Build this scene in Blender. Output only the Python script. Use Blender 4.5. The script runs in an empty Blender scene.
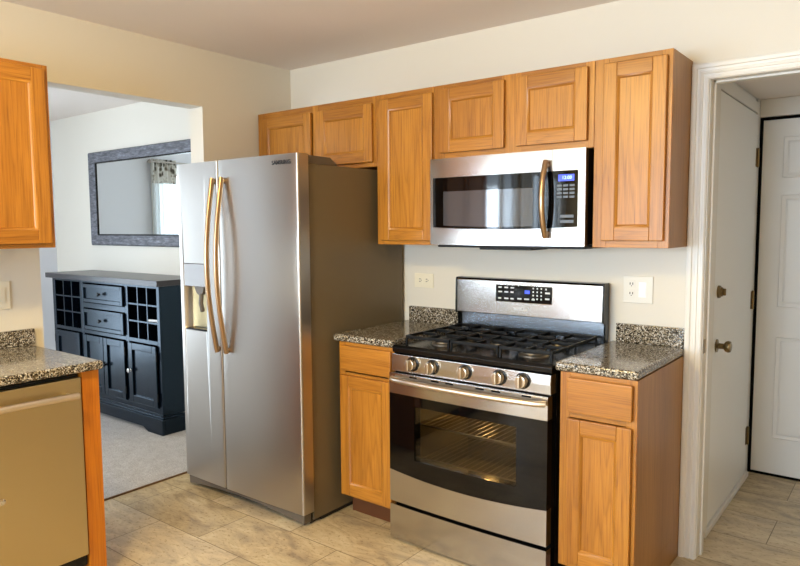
import bpy, bmesh, math, random
from mathutils import Vector, Matrix
random.seed(7)
C = bpy.context.scene.collection
SC = bpy.context.scene

# ------------------------------------------------------------------ camera
CAM = Vector((3.1999, -3.0129, 1.4529))
YAW, PITCH, ROLL = (math.radians(a) for a in (37.7578, -4.8052, -0.355))
fw = Vector((-math.sin(YAW), math.cos(YAW), 0)); rt = Vector((math.cos(YAW), math.sin(YAW), 0)); up = Vector((0, 0, 1))
F = fw*math.cos(PITCH) + up*math.sin(PITCH); U = -fw*math.sin(PITCH) + up*math.cos(PITCH)
R3 = rt*math.cos(ROLL) + U*math.sin(ROLL); U3 = -rt*math.sin(ROLL) + U*math.cos(ROLL)
cd = bpy.data.cameras.new('camera'); cam = bpy.data.objects.new('camera', cd); C.objects.link(cam)
M = Matrix((R3, U3, -F)).transposed().to_4x4(); M.translation = CAM; cam.matrix_world = M
cd.sensor_width = 36; cd.lens = 36*671.83/800; cd.clip_start = .02; cd.clip_end = 60
SC.camera = cam

# ------------------------------------------------------------------ world, light, exposure
SC.view_settings.view_transform = 'Standard'; SC.view_settings.look = 'None'
SC.view_settings.gamma = 1; SC.view_settings.use_curve_mapping = False
SC.view_settings.exposure = 0.0
w = bpy.data.worlds.new('world'); SC.world = w; w.use_nodes = True
w.node_tree.nodes['Background'].inputs[0].default_value = (.72, .86, 1, 1)
w.node_tree.nodes['Background'].inputs[1].default_value = 1.0

def window_light(name, loc, face, sx, sz, power, col=(.66, .83, 1)):
    """daylight coming in through a window: a sky-coloured area light just outside the glass"""
    l = bpy.data.lights.new(name, 'AREA'); l.shape = 'RECTANGLE'; l.size = sx; l.size_y = sz; l.energy = power; l.color = col
    o = bpy.data.objects.new(name, l); C.objects.link(o); o.location = loc
    o.rotation_euler = Vector(face).to_track_quat('-Z', 'Y').to_euler()
    return o
window_light('daylight_sink_window', (-.16, -3.22, 1.55), (1, 0, 0), 1.55, .92, 24)
window_light('daylight_patio_door', (-.16, -5.17, 1.08), (1, 0, 0), 1.45, 1.9, 165)
window_light('added_front_daylight', (1.75, -6.16, 1.45), (0, 1, 0), 1.9, 1.15, 215)  # window added out of view to light the back wall coolly
window_light('daylight_dining_door', (-3.36, -1.85, 1.08), (1, 0, 0), 1.55, 1.95, 58, (.74, .87, 1))
window_light('added_dining_daylight', (-1.7, -5.14, 1.45), (0, 1, 0), 1.7, 1.1, 104, (.74, .87, 1))  # unseen window added to brighten the dining ceiling and opening jamb
LAMP = 155.0            # strength of the warm ceiling lamp's glass
LAMP_COL = (1, .72, .25)

# ------------------------------------------------------------------ materials
def lin(c):
    return tuple((x/12.92 if x <= .04045 else ((x+.055)/1.055)**2.4) for x in (v/255 for v in c)) + (1,)
def mat(name, col, rough=.5, metal=0, spec=.5, coat=0, emit=None, estr=0):
    m = bpy.data.materials.new(name); m.use_nodes = True
    b = m.node_tree.nodes['Principled BSDF']
    b.inputs['Base Color'].default_value = lin(col); b.inputs['Roughness'].default_value = rough
    b.inputs['Metallic'].default_value = metal; b.inputs['Specular IOR Level'].default_value = spec
    b.inputs['Coat Weight'].default_value = coat
    if emit:
        b.inputs['Emission Color'].default_value = lin(emit); b.inputs['Emission Strength'].default_value = estr
    return m
class NT:
    """small helper for wiring nodes"""
    def __init__(s, m): s.m = m; s.t = m.node_tree; s.b = s.t.nodes['Principled BSDF']
    def n(s, typ, **kw):
        nd = s.t.nodes.new(typ)
        for k, v in kw.items():
            if k in nd.bl_rna.properties: setattr(nd, k, v)
            else: nd.inputs[k].default_value = v
        return nd
    def l(s, a, b): s.t.links.new(a, b)
    def coords(s, scale=(1, 1, 1), loc=(0, 0, 0), rot=(0, 0, 0)):
        tc = s.n('ShaderNodeTexCoord'); mp = s.n('ShaderNodeMapping')
        mp.inputs['Scale'].default_value = scale; mp.inputs['Location'].default_value = loc; mp.inputs['Rotation'].default_value = rot
        s.l(tc.outputs['Object'], mp.inputs['Vector']); return mp.outputs['Vector']
    def ramp(s, fac, stops, interp='LINEAR'):
        r = s.n('ShaderNodeValToRGB'); r.color_ramp.interpolation = interp
        e = r.color_ramp.elements
        while len(e) < len(stops): e.new(.5)
        for i, (p, c) in enumerate(stops): e[i].position = p; e[i].color = lin(c) if len(c) == 3 else c
        s.l(fac, r.inputs[0]); return r.outputs[0]
    def mix(s, fac, a, b, blend='MIX'):
        x = s.n('ShaderNodeMix', data_type='RGBA', blend_type=blend)
        if hasattr(fac, 'links'): s.l(fac, x.inputs[0])
        else: x.inputs[0].default_value = fac
        for v, i in ((a, 6), (b, 7)):
            if hasattr(v, 'links'): s.l(v, x.inputs[i])
            else: x.inputs[i].default_value = lin(v)
        return x.outputs[2]
    def bump(s, h, strength=.2, dist=.002):
        b = s.n('ShaderNodeBump'); b.inputs['Strength'].default_value = strength; b.inputs['Distance'].default_value = dist
        s.l(h, b.inputs['Height']); s.l(b.outputs[0], s.b.inputs['Normal'])

def paint(name, col, rough=.55, bump=.12):
    m = mat(name, col, rough, spec=.3); t = NT(m)
    n = t.n('ShaderNodeTexNoise', Scale=260.0, Detail=3.0); t.l(t.coords(), n.inputs['Vector'])
    t.bump(n.outputs[0], bump, .0012); return m

def oak(name, axis, c0=(132, 78, 20), c1=(182, 120, 40), c2=(202, 140, 54), rough=.33, cathedral=.5):
    """varnished oak, grain running along axis"""
    m = mat(name, c1, rough, spec=.5); t = NT(m)
    sc = {'x': (1.1, 16, 16), 'y': (16, 1.1, 16), 'z': (16, 16, 1.0)}[axis]
    v = t.coords(sc)
    warp = t.n('ShaderNodeTexNoise', Scale=.55, Detail=2.0, Roughness=.5); t.l(v, warp.inputs['Vector'])
    band = t.n('ShaderNodeMath', operation='MULTIPLY'); band.inputs[1].default_value = 11.0; t.l(warp.outputs[0], band.inputs[0])
    sn = t.n('ShaderNodeMath', operation='FRACT'); t.l(band.outputs[0], sn.inputs[0])
    fsc = {'x': (5, 210, 210), 'y': (210, 5, 210), 'z': (210, 210, 5)}[axis]
    fine = t.n('ShaderNodeTexNoise', Scale=1.0, Detail=4.0, Roughness=.65); t.l(t.coords(fsc), fine.inputs['Vector'])
    rings = t.ramp(sn.outputs[0], [(0, c0), (.22, c1), (.7, c2), (.93, c1), (1, c0)])
    pores = t.ramp(fine.outputs[0], [(.30, c0), (.48, c1), (.75, c2)])
    col = t.mix(.70, rings, pores)
    big = t.n('ShaderNodeTexNoise', Scale=.22, Detail=1.0); t.l(v, big.inputs['Vector'])
    shade = t.ramp(big.outputs[0], [(.3, (222, 214, 205)), (.7, (255, 255, 255))])
    col = t.mix(1.0, col, shade, 'MULTIPLY')
    t.l(col, t.b.inputs['Base Color']); t.bump(fine.outputs[0], .12, .0008)
    return m

def steel(name, axis='x', col=(188, 186, 184), rough=.20, streak=.006):
    m = mat(name, col, rough, 1); t = NT(m)
    sc = {'x': (2, 420, 420), 'y': (420, 2, 420), 'z': (420, 420, 2)}[axis]
    n = t.n('ShaderNodeTexNoise', Scale=1.0, Detail=3.0); t.l(t.coords(sc), n.inputs['Vector'])
    r = t.n('ShaderNodeMapRange'); t.l(n.outputs[0], r.inputs[0])
    r.inputs[1].default_value = .25; r.inputs[2].default_value = .75; r.inputs[3].default_value = rough-streak; r.inputs[4].default_value = rough+streak
    t.l(r.outputs[0], t.b.inputs['Roughness']); return m

def granite(name):
    m = mat(name, (120, 112, 100), .11, spec=.5); t = NT(m)
    v = t.coords()
    a = t.n('ShaderNodeTexVoronoi', Scale=250.0); t.l(v, a.inputs['Vector'])
    sep = t.n('ShaderNodeSeparateColor'); t.l(a.outputs['Color'], sep.inputs[0])
    b = t.n('ShaderNodeTexNoise', Scale=120.0, Detail=3.0, Roughness=.6); t.l(v, b.inputs['Vector'])
    add = t.n('ShaderNodeMath', operation='ADD'); t.l(sep.outputs[0], add.inputs[0]); t.l(b.outputs[0], add.inputs[1])
    hf = t.n('ShaderNodeMath', operation='MULTIPLY'); hf.inputs[1].default_value = .5; t.l(add.outputs[0], hf.inputs[0])
    col = t.ramp(hf.outputs[0], [(0, (18, 17, 17)), (.36, (34, 31, 29)), (.43, (84, 76, 62)), (.52, (124, 111, 92)), (.62, (164, 153, 134)), (.71, (212, 208, 200))])
    big = t.n('ShaderNodeTexNoise', Scale=26.0, Detail=2.0); t.l(v, big.inputs['Vector'])
    tint = t.ramp(big.outputs[0], [(.35, (216, 210, 198)), (.65, (255, 255, 255))])
    t.l(t.mix(1.0, col, tint, 'MULTIPLY'), t.b.inputs['Base Color']); return m

def tile(name):
    m = mat(name, (190, 170, 135), .42, spec=.4); t = NT(m)
    v = t.coords((1, 1, 1), (-.266+6.1, 1.19+3.05, 0))
    br = t.n('ShaderNodeTexBrick'); t.l(v, br.inputs['Vector'])
    br.inputs['Scale'].default_value = 1; br.inputs['Brick Width'].default_value = .61; br.inputs['Row Height'].default_value = .305
    br.inputs['Mortar Size'].default_value = .0022; br.inputs['Mortar Smooth'].default_value = .3; br.inputs['Bias'].default_value = 0
    br.inputs['Color1'].default_value = (.38, .38, .38, 1); br.inputs['Color2'].default_value = (.62, .62, .62, 1); br.inputs['Mortar'].default_value = (.5, .5, .5, 1)
    br.offset = .5; br.offset_frequency = 2
    w1 = t.n('ShaderNodeTexNoise', Scale=3.2, Detail=7.0, Roughness=.62, Distortion=1.4); t.l(t.coords((1, 2.4, 1)), w1.inputs['Vector'])
    c = t.ramp(w1.outputs[0], [(.28, (136, 110, 70)), (.44, (180, 153, 104)), (.56, (204, 178, 126)), (.72, (222, 203, 158))])
    c = t.mix(.5, c, t.mix(1.0, br.outputs['Color'], c, 'SOFT_LIGHT'))
    w2 = t.n('ShaderNodeTexNoise', Scale=38.0, Detail=5.0, Roughness=.7); t.l(t.coords((1, 1.8, 1)), w2.inputs['Vector'])
    pit = t.ramp(w2.outputs[0], [(.33, (188, 170, 140)), (.46, (255, 255, 255))])
    c = t.mix(.8, c, pit, 'MULTIPLY')
    c = t.mix(br.outputs['Fac'], c, (122, 104, 80))
    t.l(c, t.b.inputs['Base Color'])
    inv = t.n('ShaderNodeMath', operation='SUBTRACT'); inv.inputs[0].default_value = 1; t.l(br.outputs['Fac'], inv.inputs[1])
    t.bump(inv.outputs[0], .35, .0015); return m

def carpet_mat():
    m = mat('carpet', (196, 190, 184), .95, spec=.1); t = NT(m)
    n = t.n('ShaderNodeTexNoise', Scale=160.0, Detail=4.0, Roughness=.7); t.l(t.coords(), n.inputs['Vector'])
    n2 = t.n('ShaderNodeTexNoise', Scale=14.0, Detail=3.0); t.l(t.coords(), n2.inputs['Vector'])
    c = t.ramp(n.outputs[0], [(.3, (150, 143, 136)), (.55, (196, 190, 184)), (.75, (222, 218, 212))])
    c2 = t.ramp(n2.outputs[0], [(.35, (244, 242, 240)), (.65, (255, 255, 255))])
    t.l(t.mix(1.0, c, c2, 'MULTIPLY'), t.b.inputs['Base Color']); t.bump(n.outputs[0], .7, .006); return m

def glass_mat(name, tint=(1, 1, 1), gloss=.08, rough=.02):
    """thin pane: tinted see-through with a mirror-like skin"""
    m = bpy.data.materials.new(name); m.use_nodes = True; nt = m.node_tree
    for n in list(nt.nodes):
        if n.type == 'BSDF_PRINCIPLED': nt.nodes.remove(n)
    o = [n for n in nt.nodes if n.type == 'OUTPUT_MATERIAL'][0]
    tr = nt.nodes.new('ShaderNodeBsdfTransparent'); tr.inputs[0].default_value = tint + (1,)
    gl = nt.nodes.new('ShaderNodeBsdfGlossy'); gl.inputs[0].default_value = (1, 1, 1, 1); gl.inputs['Roughness'].default_value = rough
    mx = nt.nodes.new('ShaderNodeMixShader'); lw0 = nt.nodes.new('ShaderNodeLayerWeight'); lw0.inputs[0].default_value = .5
    lw = nt.nodes.new('ShaderNodeMath'); lw.operation = 'POWER'; lw.inputs[1].default_value = 4.0; nt.links.new(lw0.outputs['Facing'], lw.inputs[0])
    ad = nt.nodes.new('ShaderNodeMath'); ad.operation = 'ADD'; ad.inputs[1].default_value = gloss; ad.use_clamp = True
    nt.links.new(lw.outputs[0], ad.inputs[0]); nt.links.new(ad.outputs[0], mx.inputs[0])
    nt.links.new(tr.outputs[0], mx.inputs[1]); nt.links.new(gl.outputs[0], mx.inputs[2]); nt.links.new(mx.outputs[0], o.inputs[0])
    return m

def frame_mat():
    m = mat('weathered_grey', (96, 98, 106), .5, .2); t = NT(m)
    n = t.n('ShaderNodeTexNoise', Scale=1.0, Detail=5.0, Roughness=.7); t.l(t.coords((14, 90, 70)), n.inputs['Vector'])
    t.l(t.ramp(n.outputs[0], [(.3, (52, 52, 56)), (.5, (98, 99, 106)), (.7, (140, 142, 152))]), t.b.inputs['Base Color']); return m

def curtain_pattern():
    m = mat('curtain_print', (230, 228, 222), .9, spec=.1); t = NT(m)
    n = t.n('ShaderNodeTexVoronoi', Scale=26.0, feature='SMOOTH_F1'); t.l(t.coords((1, 1, .7)), n.inputs['Vector'])
    n2 = t.n('ShaderNodeTexNoise', Scale=22.0, Detail=2.0); t.l(t.coords(), n2.inputs['Vector'])
    ad = t.n('ShaderNodeMath', operation='MULTIPLY'); t.l(n.outputs['Distance'], ad.inputs[0]); t.l(n2.outputs[0], ad.inputs[1])
    t.l(t.ramp(ad.outputs[0], [(.12, (92, 88, 80)), (.17, (168, 160, 146)), (.24, (236, 234, 228))]), t.b.inputs['Base Color']); return m

def sheer_mat():
    m = mat('sheer_white', (246, 246, 244), .9, spec=.1); b = m.node_tree.nodes['Principled BSDF']
    nt = m.node_tree; o = [n for n in nt.nodes if n.type == 'OUTPUT_MATERIAL'][0]
    tl = nt.nodes.new('ShaderNodeBsdfTranslucent'); tl.inputs[0].default_value = (.9, .92, .93, 1)
    mx = nt.nodes.new('ShaderNodeMixShader'); mx.inputs[0].default_value = .65
    nt.links.new(b.outputs[0], mx.inputs[1]); nt.links.new(tl.outputs[0], mx.inputs[2]); nt.links.new(mx.outputs[0], o.inputs[0]); return m

WALL = paint('wall_paint', (224, 218, 206)); WARM_BOUNCE = paint('warm_bounce_tan', (186, 156, 110)); CEIL = paint('ceiling_paint', (240, 230, 222), .7, .2)  # the tan is for unseen walls, picked to warm the bounced light
DINING = paint('dining_wall_paint', (218, 219, 224)); HALLP = paint('hall_paint', (230, 227, 220))
TRIM = mat('white_trim', (232, 228, 220), .35); DOORW = mat('white_door', (242, 241, 238), .38)
OZ = oak('oak_upright', 'z'); OX = oak('oak_across', 'x'); OY = oak('oak_along', 'y'); ORANGE = oak('oak_end_panel', 'z', (168, 92, 14), (204, 120, 24), (214, 134, 36))
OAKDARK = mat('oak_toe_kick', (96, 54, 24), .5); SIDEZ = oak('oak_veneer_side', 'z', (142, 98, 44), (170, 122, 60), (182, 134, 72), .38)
STEEL = steel('brushed_steel', 'x'); STEELZ = steel('brushed_steel_upright', 'z', (182, 177, 170), .30, .008); STEELY = steel('brushed_steel_run', 'y', (198, 182, 142), .34, .008)
HANDLE = steel('handle_metal', 'z', (184, 156, 124), .28); HANDLEX = steel('handle_metal_across', 'x', (226, 214, 196), .3, .006)
KNOBM = mat('knob_metal', (198, 184, 164), .25, 1); BRASS = mat('aged_brass', (132, 114, 82), .3, 1); CHROME = mat('chrome', (214, 212, 208), .12, 1)
BLACK = mat('black_enamel', (9, 9, 10), .22, spec=.35); BLACKM = mat('black_matte', (14, 14, 14), .55); IRON = mat('cast_iron', (9, 9, 9), .5, spec=.25)
BGLASS = mat('black_glass', (5, 5, 6), .05, spec=.35); FRSIDE = paint('fridge_side_grey', (114, 100, 76), .36, .25)
GREYP = mat('grey_plastic', (94, 84, 72), .45); DARKGAP = mat('dark_gap', (8, 8, 8), .8, spec=.1)
GRAN = granite('granite'); TILE = tile('travertine_tile'); CARPET = carpet_mat()
NAVY = mat('black_blue_paint', (7, 14, 24), .22, spec=.5); NAVYIN = mat('rack_inside', (12, 12, 14), .7)
NAVY.node_tree.nodes['Principled BSDF'].inputs['Specular Tint'].default_value = (.50, .76, 1, 1)  # cool window sheen put into the specular colour
FRAME = frame_mat(); MIRROR = mat('mirror_glass', (236, 240, 238), .015, 1)
PLATE = mat('plate_white', (226, 222, 212), .35); PLATEI = mat('plate_ivory', (238, 230, 208), .4); SLOT = mat('slot_dark', (40, 36, 32), .6)
WINGLASS = glass_mat('window_glass', (1, 1, 1), .0); OVENGLASS = glass_mat('oven_glass', (.62, .58, .50), .03)
ENAMEL = mat('oven_enamel', (120, 108, 84), .4); RACKW = mat('rack_wire', (200, 190, 170), .3, 1)
PRINT = mat('white_print', (220, 222, 226), .5); DARKPRINT = mat('dark_print', (44, 46, 52), .5)
BLUEDISP = mat('blue_display', (20, 30, 120), .3, emit=(60, 90, 255), estr=1.2); BLUEDIG = mat('blue_digits', (120, 150, 255), .4, emit=(150, 180, 255), estr=2.5)
PEWTER = mat('pewter', (170, 164, 156), .4, .8); CPRINT = curtain_pattern(); SHEER = sheer_mat(); LAMPGLASS = mat('lamp_glass', (255, 240, 220), .4)
_b = LAMPGLASS.node_tree.nodes['Principled BSDF']; _b.inputs['Emission Color'].default_value = LAMP_COL + (1,); _b.inputs['Emission Strength'].default_value = LAMP
OVENBULB = mat('oven_bulb', (255, 230, 180), .4); _b = OVENBULB.node_tree.nodes['Principled BSDF']; _b.inputs['Emission Color'].default_value = (1, .70, .30, 1); _b.inputs['Emission Strength'].default_value = 160
STEELGAP = DARKGAP

# ------------------------------------------------------------------ mesh helpers
ident = lambda p: p
class MB:
    def __init__(s, T=None): s.bev = False; s.bm = bmesh.new(); s.T = T or (lambda u, v, z: (u, v, z)); s.mi = 0
    def _fin(s, verts, faces, mi, bevel=0, seg=2, smooth=False):
        for f in faces: f.material_index = s.mi if mi is None else mi; f.smooth = smooth
        if bevel > 0:
            s.bev = True
            es = list({e for f in faces for e in f.edges})
            r = bmesh.ops.bevel(s.bm, geom=es, offset=bevel, segments=seg, profile=.5, affect='EDGES', clamp_overlap=True)
            for f in r['faces']: f.material_index = s.mi if mi is None else mi; f.smooth = True
    def box(s, u0, u1, v0, v1, z0, z1, bevel=0, mi=None, seg=2):
        P = [(u, v, z) for u in (u0, u1) for v in (v0, v1) for z in (z0, z1)]
        vs = [s.bm.verts.new(s.T(*p)) for p in P]
        idx = [(0, 1, 3, 2), (4, 6, 7, 5), (0, 4, 5, 1), (2, 3, 7, 6), (0, 2, 6, 4), (1, 5, 7, 3)]
        fs = [s.bm.faces.new([vs[i] for i in q]) for q in idx]
        s._fin(vs, fs, mi, bevel, seg)
    def prism(s, poly, axis, a, b, bevel=0, mi=None, smooth=False):
        """polygon extruded along axis. axis 'v': poly is (u,z); 'u': poly is (v,z); 'z': poly is (u,v)"""
        def P(p, t): return {'v': (p[0], t, p[1]), 'u': (t, p[0], p[1]), 'z': (p[0], p[1], t)}[axis]
        A = [s.bm.verts.new(s.T(*P(p, a))) for p in poly]; B = [s.bm.verts.new(s.T(*P(p, b))) for p in poly]
        n = len(poly); fs = [s.bm.faces.new(A), s.bm.faces.new(B[::-1])]
        sides = [s.bm.faces.new([A[i], B[i], B[(i+1) % n], A[(i+1) % n]]) for i in range(n)]
        s._fin(A+B, fs+sides, mi, bevel)
        if smooth:
            for f in sides: f.smooth = True
    def tube(s, pts, r, n=10, mi=None, flat=1.0, caps=True):
        """round bar through pts; flat squashes it along its second normal; r may be a list"""
        pts = [Vector(s.T(*p)) for p in pts]; rings = []
        prev = None
        for i, p in enumerate(pts):
            d = (pts[min(i+1, len(pts)-1)] - pts[max(i-1, 0)]).normalized()
            if prev is None:
                ref = Vector((0, 0, 1)) if abs(d.z) < .9 else Vector((1, 0, 0))
                a = d.cross(ref).normalized()
            else: a = (prev - d*prev.dot(d)).normalized()
            prev = a; b = d.cross(a); rr = r[i] if isinstance(r, (list, tuple)) else r
            rings.append([s.bm.verts.new(p + a*rr*math.cos(2*math.pi*k/n) + b*rr*flat*math.sin(2*math.pi*k/n)) for k in range(n)])
        fs = []
        for A, B in zip(rings, rings[1:]):
            for k in range(n): fs.append(s.bm.faces.new([A[k], A[(k+1) % n], B[(k+1) % n], B[k]]))
        s._fin(None, fs, mi, smooth=True)
        if caps: s._fin(None, [s.bm.faces.new(rings[0][::-1]), s.bm.faces.new(rings[-1])], mi)
    def lathe(s, c, axis, prof, n=24, mi=None):
        """prof: (distance along axis, radius) pairs, turned about axis through c"""
        c = Vector(s.T(*c)); ax = Vector(axis).normalized(); ref = Vector((0, 0, 1)) if abs(ax.z) < .9 else Vector((1, 0, 0))
        a = ax.cross(ref).normalized(); b = ax.cross(a); rings = []
        for t, r in prof:
            rings.append([s.bm.verts.new(c + ax*t + (a*math.cos(2*math.pi*k/n) + b*math.sin(2*math.pi*k/n))*max(r, 1e-5)) for k in range(n)])
        fs = [s.bm.faces.new([A[k], A[(k+1) % n], B[(k+1) % n], B[k]]) for A, B in zip(rings, rings[1:]) for k in range(n)]
        s._fin(None, fs, mi, smooth=True)
        s._fin(None, [s.bm.faces.new(rings[0][::-1]), s.bm.faces.new(rings[-1])], mi)
    def quad(s, pts, mi=None):
        f = s.bm.faces.new([s.bm.verts.new(s.T(*p)) for p in pts]); f.material_index = s.mi if mi is None else mi
    def build(s, name, mats, parent=None, sharp=35, label=None):
        bmesh.ops.recalc_face_normals(s.bm, faces=s.bm.faces)
        me = bpy.data.meshes.new(name)
        org = base_of(parent) if parent else Vector((0, 0, 0))
        bmesh.ops.translate(s.bm, verts=s.bm.verts, vec=-org)
        s.bm.to_mesh(me); s.bm.free()
        for m in (mats if isinstance(mats, (list, tuple)) else [mats]): me.materials.append(m)
        me.set_sharp_from_angle(angle=math.radians(sharp))
        o = bpy.data.objects.new(name, me); C.objects.link(o)
        if s.bev: md = o.modifiers.new('weighted_normals', 'WEIGHTED_NORMAL'); md.keep_sharp = True; md.weight = 100
        if parent: o.parent = parent
        if label: o['label'] = label
        return o
def base_of(o):
    v = Vector((0, 0, 0))
    while o is not None: v += o.location; o = o.parent
    return v
def thing(name, label, cat, loc, group=None):
    o = bpy.data.objects.new(name, None); o.empty_display_size = .1; C.objects.link(o); o.location = loc
    o['label'] = label; o['category'] = cat
    if group: o['group'] = group
    return o
def struct(o, label=None, cat=None):
    o['kind'] = 'structure'
    if label: o['label'] = label
    if cat: o['category'] = cat
    return o
def single(o, label, cat, group=None):
    o['label'] = label; o['category'] = cat
    if group: o['group'] = group
    return o
def boolean_cut(o, cutter_mb):
    """carve a recess into a mesh"""
    c = cutter_mb.build('cutter', BLACK); c.location = base_of(o.parent) * -1 if o.parent else (0, 0, 0)
    par = o.parent; o.parent = None
    md = o.modifiers.new('cut', 'BOOLEAN'); md.object = c; md.operation = 'DIFFERENCE'; md.solver = 'EXACT'
    dg = bpy.context.evaluated_depsgraph_get(); me = bpy.data.meshes.new_from_object(o.evaluated_get(dg))
    o.modifiers.clear(); old = o.data; o.data = me; bpy.data.meshes.remove(old); o.parent = par
    bpy.data.objects.remove(c); return o
def lettering(txt, name, size, loc, rot, m, parent, depth=.0006, sx=1.0, weight=0.0):
    cu = bpy.data.curves.new('txt', 'FONT'); cu.body = txt; cu.size = size; cu.extrude = depth; cu.align_x = 'CENTER'; cu.align_y = 'CENTER'; cu.offset = weight
    t = bpy.data.objects.new('txt', cu); C.objects.link(t)
    dg = bpy.context.evaluated_depsgraph_get(); me = bpy.data.meshes.new_from_object(t.evaluated_get(dg))
    bpy.data.objects.remove(t)
    me.transform(Matrix.Translation(Vector(loc) - base_of(parent)) @ rot @ Matrix.Diagonal((sx, 1, 1, 1)))
    me.materials.clear(); me.materials.append(m); me.name = name
    o = bpy.data.objects.new(name, me); C.objects.link(o); o.parent = parent; return o
FACE_BACK = Matrix.Rotation(math.radians(90), 4, 'X')      # text that faces -y
def TB(yf): return lambda u, v, z: (u, yf+v, z)            # unit on the back wall, v runs into it
def TL(xf): return lambda u, v, z: (xf-v, u, z)            # unit on the left wall

def wall_cells(mb, us, zs, v0, v1, holes):
    """a wall as a grid of blocks with rectangular holes (u0,u1,z0,z1)"""
    us = sorted(set(us) | {h[i] for h in holes for i in (0, 1)}); zs = sorted(set(zs) | {h[i] for h in holes for i in (2, 3)})
    for a, b in zip(us, us[1:]):
        runs = []
        for c, d in zip(zs, zs[1:]):
            if any(h[0] <= a+1e-6 and b <= h[1]+1e-6 and h[2] <= c+1e-6 and d <= h[3]+1e-6 for h in holes): continue
            if runs and abs(runs[-1][1]-c) < 1e-6: runs[-1][1] = d
            else: runs.append([c, d])
        for c, d in runs: mb.box(a, b, v0, v1, c, d)

# ================================================================== THE SETTING
H = 2.44
mb = MB(); mb.box(-.19, 4.3, -6.1, 1.4, -.06, 0); struct(mb.build('floor', TILE))
mb = MB(); mb.box(-3.32, -.196, -5, .1, -.06, .008); struct(mb.build('floor_carpet', CARPET))
mb = MB(); mb.box(-.198, -.188, -1.58, -.672, -.02, .009, .002); struct(mb.build('trim_carpet_edge', mat('edge_strip', (112, 84, 56), .5)))
mb = MB(); mb.box(-3.32, 4.3, -6.1, .12, H, H+.1); struct(mb.build('ceiling', CEIL))
# kitchen back wall (runs on behind the dining room), with the hall doorway
mb = MB(); wall_cells(mb, (-3.32, -.118, 4.3), (-.0, H), 0, .12, [(2.44, 3.40, 0, 2.06)]); struct(mb.build('wall_back', WALL))
# left wall with the wide opening to the dining room, the sink window and the patio door
SINK = (-4.0, -2.45, 1.08, 2.02); PATIO = (-5.9, -4.45, .02, 2.06)
mb = MB(TL(0)); wall_cells(mb, (-6.1, -.0), (0, H), 0, .118, [(-1.585, -.67, 0, 2.125), SINK, PATIO]); struct(mb.build('wall_left', WALL))
mb = MB(); mb.box(4.2, 4.32, -6.1, 0, 0, H); struct(mb.build('wall_right', WARM_BOUNCE))
ADDED_KWIN = (.8, 2.7, .88, 2.03)  # opening for the added, unseen front window
mb = MB(TB(-6.12)); wall_cells(mb, (-.118, 4.3), (0, H), 0, .12, [ADDED_KWIN]); struct(mb.build('wall_front', WARM_BOUNCE))
DWIN = (-2.62, -1.08, .03, 2.06)
mb = MB(TL(-3.2)); wall_cells(mb, (-5, 0), (0, H), 0, .12, [DWIN]); struct(mb.build('wall_dining_left', DINING))
ADDED_FWIN = (-2.55, -.85, .90, 2.0)  # opening for the added, unseen dining front window
mb = MB(TB(-5.1)); wall_cells(mb, (-3.2, -.118), (0, H), 0, .12, [ADDED_FWIN]); struct(mb.build('wall_dining_front', DINING))
# hall
mb = MB(); mb.box(2.32, 2.44, .12, 1.29, 0, 2.2); struct(mb.build('wall_hall_left', HALLP))
mb = MB(); mb.box(3.50, 3.62, .12, 1.29, 0, 2.2); struct(mb.build('wall_hall_right', HALLP))
mb = MB(); wall_cells(mb, (2.32, 3.62), (0, 2.2), 1.31, 1.42, []); struct(mb.build('wall_hall_back', HALLP))
mb = MB(); mb.box(2.32, 3.62, .12, 1.42, 2.15, 2.25); struct(mb.build('ceiling_hall', CEIL))

def make_window(n, rect, xf, depth, mullions=1, bars=0, TL=TL):
    u0, u1, z0, z1 = rect
    mb = MB(TL(xf)); t = .05
    for a, b, c, d in ((u0, u0+t, z0, z1), (u1-t, u1, z0, z1), (u0+t, u1-t, z0, z0+t), (u0+t, u1-t, z1-t, z1)): mb.box(a, b, .03, .09, c, d, .004)
    for k in range(1, mullions+1):
        x = u0+(u1-u0)*k/(mullions+1); mb.box(x-.025, x+.025, .03, .09, z0+t, z1-t, .004)
    for k in range(1, bars+1):
        z = z0+(z1-z0)*k/(bars+1); mb.box(u0+t, u1-t, .035, .085, z-.02, z+.02, .004)
    fr = mb.build('window_%d' % n, TRIM); struct(fr)
    mb = MB(TL(xf)); mb.box(u0+.04, u1-.04, .058, .062, z0+.04, z1-.04); mb.build('pane', WINGLASS, fr)
    mb = MB(TL(xf))
    for a, b, c, d in ((u0-.06, u0, z0-.06, z1+.06), (u1, u1+.06, z0-.06, z1+.06), (u0, u1, z1, z1+.06), (u0, u1, z0-.06, z0)): mb.box(a, b, -.016, -.001, c, d, .004)
    mb.build('casing', TRIM, fr); return fr
make_window(1, SINK, 0, .118, 2); make_window(2, PATIO, 0, .118, 1); make_window(3, DWIN, -3.2, .12, 1); make_window(5, ADDED_KWIN, -6, .12, 1, 0, lambda f: lambda u, v, z: (u, f-v, z)); make_window(4, ADDED_FWIN, -4.98, .12, 1, 0, lambda f: lambda u, v, z: (u, f-v, z))  # the last two windows are added out of view for their light

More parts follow.
